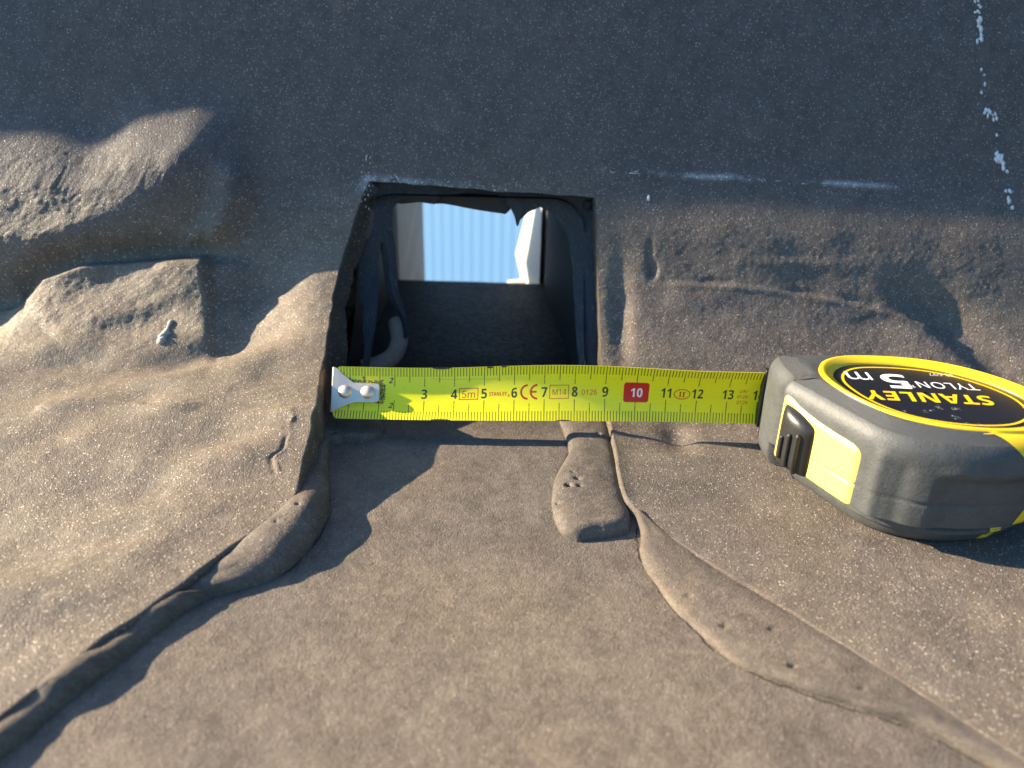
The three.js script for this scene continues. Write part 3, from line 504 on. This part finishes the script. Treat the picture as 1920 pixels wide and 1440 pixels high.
// ------------------------------------------------------------------ tape measure
const tape = thing('tape_measure', [11.2, 0.25, 3.2], 'yellow and grey tape measure on its side, blade drawn across the hole', 'tape measure');
const X0 = -5.92;                                  // the zero of the blade
const SAG = 0.2, BW0 = 0.91, bw = l => lerp(0.875, 0.955, sm(2, 11, l));
function blade(l, w, o = 0) {                      // l along the blade, w across (-1 bottom .. 1 top), o off the printed face
  const x = X0 + l, t = THREE.MathUtils.degToRad(lerp(35, -4, sm(3, 12.5, l)));
  const yb = lerp(0.72, 0.8, sm(0, 13, l)), zb = lerp(0.22, 0.05, sm(2, 12, l));
  const BW = bw(l), s = w * BW + BW, sag = -SAG * (1 - w * w) + o, cu = Math.cos(t), sv = Math.sin(t), tilt = Math.atan(2 * SAG * w / BW);
  return [x, yb + s * cu + sag * sv, zb - s * sv + sag * cu];
}
{
  // printed face: yellow lacquer with the scale
  const W = 2048, H = 250, c = document.createElement('canvas'); c.width = W; c.height = H; const g = c.getContext('2d');
  const LEN = 14.6, k = W / LEN, K = '#16160a', RED = '#c8280e';
  g.fillStyle = '#fbee0a'; g.fillRect(0, 0, W, H);
  for (let i = 0; i < 420; i++) { g.globalAlpha = 0.05 + 0.1 * rnd(); g.fillStyle = rnd() < 0.5 ? '#8a8410' : '#f2ee60'; g.fillRect(rnd() * W, rnd() * H, 10 + 120 * rnd() * rnd(), 1 + rnd()); }
  g.globalAlpha = 1;
  const X = cm => cm * k;
  for (let m = 1; m < LEN * 10; m++) {
    const x = X(m / 10), w = 3.1; g.fillStyle = K; g.globalAlpha = 0.86;
    g.fillRect(x - w / 2, 2, w, H * 0.155); g.fillRect(x - w / 2, H * 0.83, w, H * 0.17);
    if (m % 5 === 0) { const cmT = m % 10 === 0; for (const [a, b] of cmT ? [[0.155, 0.345], [0.62, 0.83]] : [[0.155, 0.26], [0.69, 0.83]]) for (let y = a * H; y < b * H; y += 2) if (rnd() > 0.06) g.fillRect(x - 1.6, y, 3.2, 2); }
  }
  g.globalAlpha = 1; g.textAlign = 'center'; g.textBaseline = 'middle';
  const text = (s, x, y, size, color, w, font = 'bold', fam = 'sans-serif') => { g.save(); g.font = `${font} ${size}px ${fam}`; g.fillStyle = color; g.translate(x, y); const m = g.measureText(s).width; if (w) g.scale(w / m, 1); g.fillText(s, 0, 0); g.restore(); };
  const CY = H * 0.49;
  for (let n = 3; n <= 14; n++) if (n !== 10) text(String(n), X(n), CY, 62, '#33331a', n > 9 ? 56 : 31);
  text('1', X(0.95), H * 0.22, 34, '#33331a', 16); text('2', X(1.86), H * 0.24, 36, '#33331a', 20, 'italic bold'); text('2', X(1.88), H * 0.72, 36, '#33331a', 20, 'italic bold');
  g.strokeStyle = RED; g.lineWidth = 3.5;
  g.strokeRect(X(4.17), CY - 26, X(0.62), 52); text('5m', X(4.48), CY + 2, 46, RED, 68, 'normal');
  text('STANLEY', X(5.46), CY + 3, 24, RED, 84); text('®', X(5.82), CY + 12, 16, RED);
  g.lineWidth = 9; const ce = (cx, a0, a1) => { g.beginPath(); g.arc(cx, CY - 2, 31, a0, a1); g.stroke(); };
  ce(X(6.45), Math.PI * 0.5, Math.PI * 1.5); ce(X(6.77), Math.PI * 0.5, Math.PI * 1.5); g.fillStyle = RED; g.fillRect(X(6.77) - 30, CY - 6, 26, 8);
  g.lineWidth = 3; g.strokeRect(X(7.18), CY - 30, X(0.62), 60); text('M14', X(7.49), CY + 1, 34, RED, 68, 'normal');
  text('0126', X(8.48), CY + 3, 32, RED, 74, 'normal');
  g.fillStyle = '#d41f16'; g.beginPath(); g.roundRect(X(9.6), CY - 46, X(0.82), 92, 12); g.fill(); text('10', X(10.02), CY + 2, 58, '#f4eedc', 58);
  g.lineWidth = 3.5; g.beginPath(); g.ellipse(X(11.5), CY + 4, 36, 23, 0, 0, 6.3); g.stroke(); text('II', X(11.5), CY + 5, 34, RED, 32, 'bold', 'serif');
  text('UK/', X(13.5), CY - 18, 24, RED, 36, 'normal'); text('0126/', X(13.5), CY + 9, 24, RED, 54, 'normal'); text('0126', X(13.5), CY + 36, 24, RED, 52, 'normal');
  // grime round the hook, chips along the edges
  for (let i = 0; i < 700; i++) { const t = rnd(), x = X(t < 0.5 ? 0.1 + 1.5 * rnd() : 1.35 + 0.35 * rnd()), y = t < 0.5 ? H * (0.14 + 0.1 * rnd() + 0.1 * Math.min(1, (x / k) / 0.7)) : H * (0.32 + 0.36 * rnd()); g.globalAlpha = 0.35 + 0.4 * rnd(); g.fillStyle = ['#2c1a0a', '#4a2c10', '#6a5214'][i % 3]; g.beginPath(); g.arc(x, y, 1 + 4.5 * rnd() * rnd(), 0, 7); g.fill(); }
  for (let i = 0; i < 90; i++) { g.globalAlpha = 0.4; g.fillStyle = '#6a6414'; g.fillRect(X(1.6 + 12 * rnd()), H * (0.2 + 0.6 * rnd()), 1 + 5 * rnd(), 1 + 2 * rnd()); }
  g.globalAlpha = 1; g.fillStyle = '#3a2a18'; for (const [a, b, d, e] of [[3.25, 3.9, 0, 0.028], [5.08, 5.3, 0, 0.03], [5.55, 5.75, 0, 0.025], [3.25, 3.9, 0.975, 1], [7.4, 7.9, 0.98, 1]]) { g.beginPath(); g.ellipse(X((a + b) / 2), d ? H : 0, X((b - a) / 2), H * (d ? 1 - d : e), 0, 0, 7); g.fill(); }
  g.globalAlpha = 0.45; g.strokeStyle = '#5a5a10'; g.lineWidth = 1.4; g.beginPath(); g.moveTo(X(3.2), H * 0.2); g.lineTo(X(5.5), H * 0.225); g.stroke(); g.globalAlpha = 1;
  const tx = new THREE.CanvasTexture(c); tx.colorSpace = THREE.SRGBColorSpace; tx.anisotropy = 8;
  const bm = new THREE.MeshPhysicalMaterial({ map: tx, roughness: 0.42, clearcoat: 0.25, clearcoatRoughness: 0.35 });
  const back = new THREE.MeshStandardMaterial({ color: new THREE.Color().setRGB(0.5, 0.45, 0.05), roughness: 0.5, side: DS });
  const ls = steps(0, LEN, 0.06), ws = steps(-1, 1, 1 / 12), cut = l => l < 0.22 ? 1 - 0.23 * (1 - Math.sqrt(1 - (1 - l / 0.22) ** 2)) : 1;
  const front = grid(ws.map(w => ls.map(l => blade(l, w * cut(l), 0.012))), (i, j) => [ls[i] / LEN, (ws[j] * cut(ls[i]) + 1) / 2]);
  part('blade', front, bm, tape);
  const rim = grid([[1, 0.0115], [1.003, 0], [1, -0.012], ...ws.slice().reverse().map(w => [w, -0.013]), [-1, -0.012], [-1.003, 0], [-1, 0.0115]].map(([w, o]) => ls.map(l => blade(l, w * cut(l), o))));
  part('blade_back', rim, back, tape);
  // end hook with two rivets
  const hs = new THREE.Shape(); hs.moveTo(-0.05, 0.97); hs.lineTo(0.06, 0.93); hs.quadraticCurveTo(0.3, 0.66, 0.64, 0.385); hs.lineTo(1.4, 0.37); hs.quadraticCurveTo(1.5, 0.36, 1.5, 0.26); hs.lineTo(1.5, -0.2); hs.quadraticCurveTo(1.5, -0.31, 1.38, -0.32); hs.lineTo(0.68, -0.34); hs.quadraticCurveTo(0.3, -0.5, 0.0, -0.72); hs.lineTo(-0.06, -0.74); hs.closePath();
  let hg = new THREE.ExtrudeGeometry(hs, { depth: 0.05, bevelEnabled: true, bevelThickness: 0.018, bevelSize: 0.018, bevelSegments: 3, curveSegments: 10, steps: 1 });
  const bend = (geo, o) => { const p = geo.attributes.position; for (let i = 0; i < p.count; i++) { const q = blade(p.getX(i), p.getY(i), 0); const fl = blade(p.getX(i), 0, 0.03); const w = p.getY(i); const qq = blade(p.getX(i), w * 0.999, p.getZ(i) + o - SAG * w * w * 0.75); p.setXYZ(i, ...qq); } geo.computeVertexNormals(); return geo; };
  const hook = part('hook', bend(hg, 0.07), steelMat, tape);
  const fl = grid(steps(0.97, -0.74, 0.05).map(w => [[0.02, 0.12], [-0.05, 0.13], [-0.1, 0.09], [-0.11, 0], [-0.11, -0.55], [-0.06, -0.55], [-0.05, 0.0]].map(([l, o]) => blade(l, w, o - SAG * w * w * 0.75))));
  part('flange', fl, new THREE.MeshStandardMaterial({ ...{ color: steelMat.color, metalness: 1, roughness: 0.3, side: DS } }), hook);
  for (const l of [0.37, 1.13]) { const r = new THREE.SphereGeometry(0.235, 24, 14, 0, Math.PI * 2, 0, Math.PI / 2).rotateX(Math.PI / 2).scale(1, 1, 0.55); const p = r.attributes.position; for (let i = 0; i < p.count; i++) p.setXYZ(i, ...blade(l + p.getX(i), 0.04 + p.getY(i) / BW0, p.getZ(i) + 0.135 - SAG * 0.0)); r.computeVertexNormals(); part('rivet', r, steelMat, hook); }
}
// case: plan outline lofted upwards with rounded rims
const TOP = 3.55;
const plan = [[8.3, 0.22], [8.8, 0.12], [9.8, 0.08], [11.2, 0.16], [12.5, 0.45], [13.6, 1.05], [14.5, 2.0], [15.0, 3.2], [14.95, 4.4], [14.35, 5.35], [13.3, 5.95], [12.0, 6.2], [10.8, 6.1], [9.9, 5.75], [9.35, 5.25], [8.95, 4.5], [8.5, 3.5], [8.15, 2.75], [7.95, 2.3], [8.06, 2.0], [8.06, 1.7], [8.02, 1.3], [8.02, 0.8], [8.1, 0.42]];
const planCurve = new THREE.CatmullRomCurve3(plan.map(([x, z]) => new THREE.Vector3(x, 0, z)), true, 'centripetal');
const NP = 360, planPts = planCurve.getSpacedPoints(NP).slice(0, NP);
const planN = planPts.map((p, i) => { const a = planPts[(i + NP - 1) % NP], b = planPts[(i + 1) % NP]; return new THREE.Vector3(-(b.z - a.z), 0, b.x - a.x).normalize().negate(); });
{ const c = new THREE.Vector3(11.4, 0, 3.2); if (planN[0].dot(planPts[0].clone().sub(c)) < 0) planN.forEach(n => n.negate()); }
const sNear = (x, z) => { let b = 0, d = 1e9; planPts.forEach((p, i) => { const q = Math.hypot(p.x - x, p.z - z); if (q < d) { d = q; b = i; } }); return b; };
const S_LOCK0 = sNear(7.97, 2.35), S_LOCK1 = sNear(9.25, 5.1), S_BULGE0 = sNear(9.6, 5.65), S_GRIP0 = sNear(10.9, 6.2), S_GRIP1 = sNear(14.9, 4.6);
const order = S_LOCK1 < S_LOCK0 ? -1 : 1;          // direction of the outline
const sNose0 = sNear(8.45, 0.18), sNose1 = sNear(8.06, 2.0);
const between = (s, a, b, f) => { const lo = Math.min(a, b), hi = Math.max(a, b); return sm(lo - f, lo + f, s) * (1 - sm(hi - f, hi + f, s)); };
function caseOff(s, y) {                           // how far the moulding stands proud of the plan outline
  let o = 0;
  const rim = 0.62, rb = 0.5;
  if (y > TOP - rim) o -= rim * (1 - Math.sqrt(Math.max(0, 1 - ((y - TOP + rim) / rim) ** 2)));
  if (y < rb + 0.25) o -= rb * 1.1 * (1 - Math.sqrt(Math.max(0, 1 - (Math.max(0, rb + 0.25 - y) / (rb + 0.25)) ** 2)));
  const grip = between(s, S_GRIP0, S_GRIP1, 5);
  o -= 0.15 * grip * sm(0.62, 0.78, y) * (1 - sm(2.3, 2.62, y));
  o += 0.05 * grip * g2(y, 2.72, 0.16);
  o += 0.075 * g2(s, lerp(S_LOCK1, S_BULGE0, 0.75), 3.2) * sm(0.5, 0.9, y) * (1 - sm(2.7, 3.1, y));
  o -= 0.05 * g2(s, lerp(S_BULGE0, S_GRIP0, 0.3), 3.5) * sm(0.6, 0.9, y) * (1 - sm(2.5, 2.9, y));
  o -= 0.05 * g2(y, 1.66 + 0.02 * Math.sin(s * 0.06), 0.02) * between(s, lerp(S_LOCK0, S_LOCK1, 0.56), S_GRIP1, 2);
  o -= 0.08 * (1 - sm(0.5, 0.56, y)) * between(s, S_LOCK1, S_GRIP1, 10);
  o -= 0.2 * g2(s, sNose1, 4) * (1 - sm(2.7, 3.2, y));                     // gap between the blade mouth and the lock
  o -= 0.45 * between(s, sNose0, sNose1 - order * 5, 3) * (1 - sm(0.82, 1.0, y));
  return o;
}
function caseAt(s, y, o = 0) {
  const i = Math.floor(s), f = s - i, a = planPts[((i % NP) + NP) % NP], b = planPts[(((i + 1) % NP) + NP) % NP], na = planN[((i % NP) + NP) % NP], nb = planN[(((i + 1) % NP) + NP) % NP], d = caseOff(s, y) + o;
  return [lerp(a.x, b.x, f) + lerp(na.x, nb.x, f) * d, y, lerp(a.z, b.z, f) + lerp(na.z, nb.z, f) * d];
}
const RC0 = [11.65, 3.02];
const ringOut = new THREE.CatmullRomCurve3([[9.02, 2.2], [9.35, 1.35], [10.0, 0.88], [11.4, 0.78], [12.7, 1.05], [13.6, 1.6], [14.35, 2.5], [14.7, 3.5], [14.45, 4.6], [13.6, 5.3], [12.4, 5.5], [11.0, 5.25], [10.0, 4.65], [9.3, 3.6]].map(([x, z]) => new THREE.Vector3(x, 0, z)), true, 'centripetal').getSpacedPoints(NP).slice(0, NP);
const ringAt = (k, sc, y) => { const p = ringOut[k]; return [RC0[0] + (p.x - RC0[0]) * sc, y, RC0[1] + (p.z - RC0[1]) * sc]; };
{
  const ys = [0.2, 0.22, 0.25, 0.3, 0.36, 0.42, ...steps(0.46, 0.6, 0.02), ...steps(0.65, 0.95, 0.05), ...steps(0.96, 1.1, 0.012), ...steps(1.15, 2.75, 0.06), 2.85, 2.95, 3.05, 3.13, 3.2, 3.26, 3.31, 3.35, 3.38, 3.4, 3.41, TOP];
  const rows = ys.map(y => planPts.map((p, s) => caseAt(s, y)));
  // top: from the rim in to the bezel, matched by direction from the label centre
  const ang = p => Math.atan2(p[1] - RC0[1], p[0] - RC0[0]);
  const ringAng = ringOut.map((p, k) => [Math.atan2(p.z - RC0[1], p.x - RC0[0]), k]).sort((a, b) => a[0] - b[0]);
  const match = a => { let lo = ringAng[0], d = 9; for (const r of ringAng) { const q = Math.abs(Math.atan2(Math.sin(r[0] - a), Math.cos(r[0] - a))); if (q < d) { d = q; lo = r; } } return lo[1]; };
  const rimRow = rows[rows.length - 1], m = rimRow.map(p => match(ang([p[0], p[2]])));
  for (let q = 1; q <= 6; q++) rows.push(rimRow.map((p, i) => { const r = ringAt(m[i], 1.01, TOP), t = q / 6; return [lerp(p[0], r[0], t), TOP + 0.03 * Math.sin(t * 3.1), lerp(p[2], r[2], t)]; }));
  const base = planPts.map((p, i) => caseAt(i, 0.2)), bot = [[...Array(NP)].map(() => [11.4, 0.19, 3.2]), base.map(p => [lerp(11.4, p[0], 0.5), 0.19, lerp(3.2, p[2], 0.5)])];
  const all = [...bot, ...rows];
  part('case', grid(all, (i, j, p) => p[1] > 3.45 || j < 2 ? [p[0] / 4, p[2] / 4] : [i * 0.06 / 4, p[1] / 4], null, true), rubberMat, tape);
  const bz = [[1.02, TOP - 0.02], [1.015, TOP + 0.05], [1.0, TOP + 0.075], [0.985, TOP + 0.08], [0.965, TOP + 0.07], [0.88, TOP - 0.03], [0.865, TOP - 0.1], [0.86, TOP - 0.16]].map(([sc, y]) => ringOut.map((_, k) => ringAt(k, sc, y)));
  part('bezel', grid(bz, null, null, true), yellowMat, tape);
  // printed label
  const W = 1024, c = document.createElement('canvas'); c.width = c.height = W; const g = c.getContext('2d');
  const LX0 = 8.9, LX1 = 14.5, LZ0 = 0.6, LZ1 = 5.5, PX = x => (x - LX0) / (LX1 - LX0) * W, PZ = z => (z - LZ0) / (LZ1 - LZ0) * W, kx = W / (LX1 - LX0), kz = W / (LZ1 - LZ0);
  g.fillStyle = '#17171d'; g.fillRect(0, 0, W, W);
  const ringPath = sc => { g.beginPath(); ringOut.forEach((p, k) => { const q = ringAt(k, sc, 0); k ? g.lineTo(PX(q[0]), PZ(q[2])) : g.moveTo(PX(q[0]), PZ(q[2])); }); g.closePath(); };
  g.lineWidth = 15; g.strokeStyle = '#f0c404'; ringPath(0.775); g.stroke();
  const label = (s, x, z, h, w, color, font, skew = 0) => { g.save(); g.translate(PX(x), PZ(z)); g.scale(kx, kz); g.rotate(Math.PI + 0.065); g.scale(1, 1); g.transform(1, 0, skew, 1, 0, 0); g.font = font.replace('SZ', '100px'); const m = g.measureText(s).width; g.scale(w / m, h / 72); g.fillStyle = color; g.textAlign = 'center'; g.textBaseline = 'middle'; g.fillText(s, 0, 0); g.restore(); };
  label('STANLEY', 11.62, 3.32, 0.6, 3.45, '#f2c80a', 'bold SZ sans-serif', -0.12);
  label('TYLON', 12.5, 2.5, 0.42, 1.75, '#f2f2ee', 'normal SZ sans-serif'); label('TM', 11.45, 2.58, 0.16, 0.22, '#f2f2ee', 'bold SZ sans-serif');
  label('5', 11.15, 2.25, 1.0, 0.85, '#f6f6f2', 'bold SZ sans-serif'); label('m', 10.2, 2.0, 0.72, 0.85, '#f6f6f2', 'normal SZ sans-serif');
  label('30-697', 12.75, 1.72, 0.2, 0.75, '#d8d8d4', 'normal SZ sans-serif');
  for (let i = 0; i < 150; i++) { const a = rnd() * 6.28, r = Math.sqrt(rnd()) * 2, x = PX(11.7 + r * Math.cos(a)), y = PZ(3.2 + r * Math.sin(a)), an = rnd() * 3; g.globalAlpha = 0.12 + 0.5 * rnd() * rnd(); g.strokeStyle = '#c8ccd4'; g.lineWidth = 0.7 + 1.2 * rnd(); const l = 2 + 26 * rnd() ** 3; g.beginPath(); g.moveTo(x, y); g.lineTo(x + l * Math.cos(an), y + l * Math.sin(an)); g.stroke(); }
  for (const [x, z, r] of [[12.0, 4.0, 0.12], [11.6, 3.95, 0.09], [11.3, 4.1, 0.06], [11.1, 4.2, 0.08], [11.75, 4.5, 0.1], [10.5, 4.2, 0.05], [12.2, 4.9, 0.06], [11.85, 4.85, 0.05], [10.9, 4.7, 0.07], [11.25, 2.55, 0.08]]) for (let q = 0; q < 8; q++) { g.globalAlpha = 0.5; g.fillStyle = '#b9bab8'; g.beginPath(); g.ellipse(PX(x + (rnd() - 0.5) * r * 2), PZ(z + (rnd() - 0.5) * r * 2), kx * r * 0.4 * rnd() + 1, kz * r * 0.4 * rnd() + 1, rnd(), 0, 7); g.fill(); }
  g.globalAlpha = 1;
  const tx = new THREE.CanvasTexture(c); tx.colorSpace = THREE.SRGBColorSpace; tx.anisotropy = 8;
  const lab = grid([0.02, 0.4, 0.7, 0.869].map(sc => ringOut.map((_, k) => ringAt(k, sc, TOP - 0.1))), (i, j, p) => [(p[0] - LX0) / (LX1 - LX0), 1 - (p[2] - LZ0) / (LZ1 - LZ0)], null, true);
  part('label', lab, new THREE.MeshPhysicalMaterial({ map: tx, roughness: 0.32, clearcoat: 0.5, clearcoatRoughness: 0.3, side: DS }), tape);
  // yellow lock panel with its black button
  const patch = (s0, s1, yA, yB, o, nS, nY, shape) => grid(steps(0, 1, 1 / nY).map(b => steps(0, 1, 1 / nS).map(a => { const [aa, y] = shape ? shape(a, b) : [a, lerp(yA, yB, b)]; return caseAt(lerp(s0, s1, aa), y, typeof o === 'function' ? o(a, b) : o); })));
  const sq = x => Math.sign(x) * Math.abs(x) ** 0.85;
  const roundRect = (yl, yh) => (a, b) => { const A = 2 * a - 1, B = 2 * b - 1, r = 0.16; const ea = 1 - r * (1 - Math.sqrt(1 - Math.max(0, Math.abs(B) - 0.75) ** 2 * 14)), eb = 1 - r * (1 - Math.sqrt(Math.max(0, 1 - Math.max(0, Math.abs(A) - 0.75) ** 2 * 14))); const aa = 0.5 + 0.5 * A * ea; return [aa, lerp(yl(aa), yh(aa), 0.5 + 0.5 * B * eb)]; };
  const pEdge = (a, b) => Math.min(1, Math.min(a, 1 - a, b, 1 - b) * 14);
  part('lock_panel', patch(S_LOCK0, S_LOCK1, 0, 0, (a, b) => -0.05 + 0.11 * Math.sqrt(pEdge(a, b)), 60, 50, roundRect(a => 0.62, a => 2.76 + 0.5 * Math.exp(-a * 4.5))), panelMat, tape);
  const sB0 = lerp(S_LOCK0, S_LOCK1, 0.05), sB1 = lerp(S_LOCK0, S_LOCK1, 0.48);
  const bul = (a, b) => { const A = 2 * a - 1, B = 2 * b - 1; return -0.06 + 0.42 * Math.max(0, 1 - A ** 4) ** 0.5 * Math.max(0, 1 - B ** 6) ** 0.5 * (0.75 + 0.25 * (1 - A * A)); };
  const button = part('lock_button', patch(sB0, sB1, 0, 0, bul, 50, 50, (a, b) => [a, lerp(0.86 + 0.02 * a, 2.84 - 0.3 * a * a, b)]), blackMat, tape);
  for (const [a, y0, y1] of [[0.3, 1.3, 1.9], [0.52, 1.15, 2.1], [0.74, 1.05, 2.2]]) {
    const ps = steps(y0, y1, 0.06).map(y => new THREE.Vector3(...caseAt(lerp(sB0, sB1, a), y, bul(a, (y - 0.85) / 2.1) + 0.01)));
    const tg = new THREE.TubeGeometry(new THREE.CatmullRomCurve3(ps), 20, 0.085, 8);
    part('grip_ridge', mergeGeometries([tg, new THREE.SphereGeometry(0.085, 10, 8).translate(...ps[0]), new THREE.SphereGeometry(0.085, 10, 8).translate(...ps[ps.length - 1])]), blackMat, button);
  }
  // yellow trim round the far corner, and the dark mouth of the blade slot
  const sT0 = sNear(13.6, 5.9), sT1 = sNear(14.95, 4.0);
  const tb0 = sNear(11.9, 6.2), tb1 = sNear(13.9, 5.72), tN = 40;
  part('trim_band', grid(steps(0, 1, 1 / tN).map(t => { const sx = lerp(tb0, tb1, t), si = Math.round(sx), rp = rimRow[si], q = ringAt(m[si], 1.0, TOP + 0.03), row = []; const reach = sm(0, 0.35, t); for (let k = 0; k <= 8; k++) { const f = k / 8 * reach; row.push([lerp(q[0], rp[0], f), TOP + 0.022 + 0.035 * Math.sin(f * 3.1), lerp(q[2], rp[2], f)]); } const low = lerp(TOP, 2.7, sm(0.15, 0.7, t)); for (let k = 0; k <= 14; k++) row.push(caseAt(sx, lerp(TOP, low, (k / 14) ** 1.5), 0.022)); return row; })), yellowMat, tape);
  const tc0 = sNear(12.95, 6.05), tc1 = sNear(14.1, 5.52);
  part('trim_band', grid(steps(0, 1, 1 / 24).map(t => steps(0, 1, 1 / 10).map(f => caseAt(lerp(tc0, tc1, t) + (f - 0.5) * 7, lerp(0.28, 2.2, t) + 0.02 * f, 0.014)))), yellowMat, tape);
  part('slot', box(8.08, 8.4, 0.75, 2.8, -0.06, 0.24, 0.05), blackMat, tape);
}
scene.environment = null;
renderer.render(scene, camera);
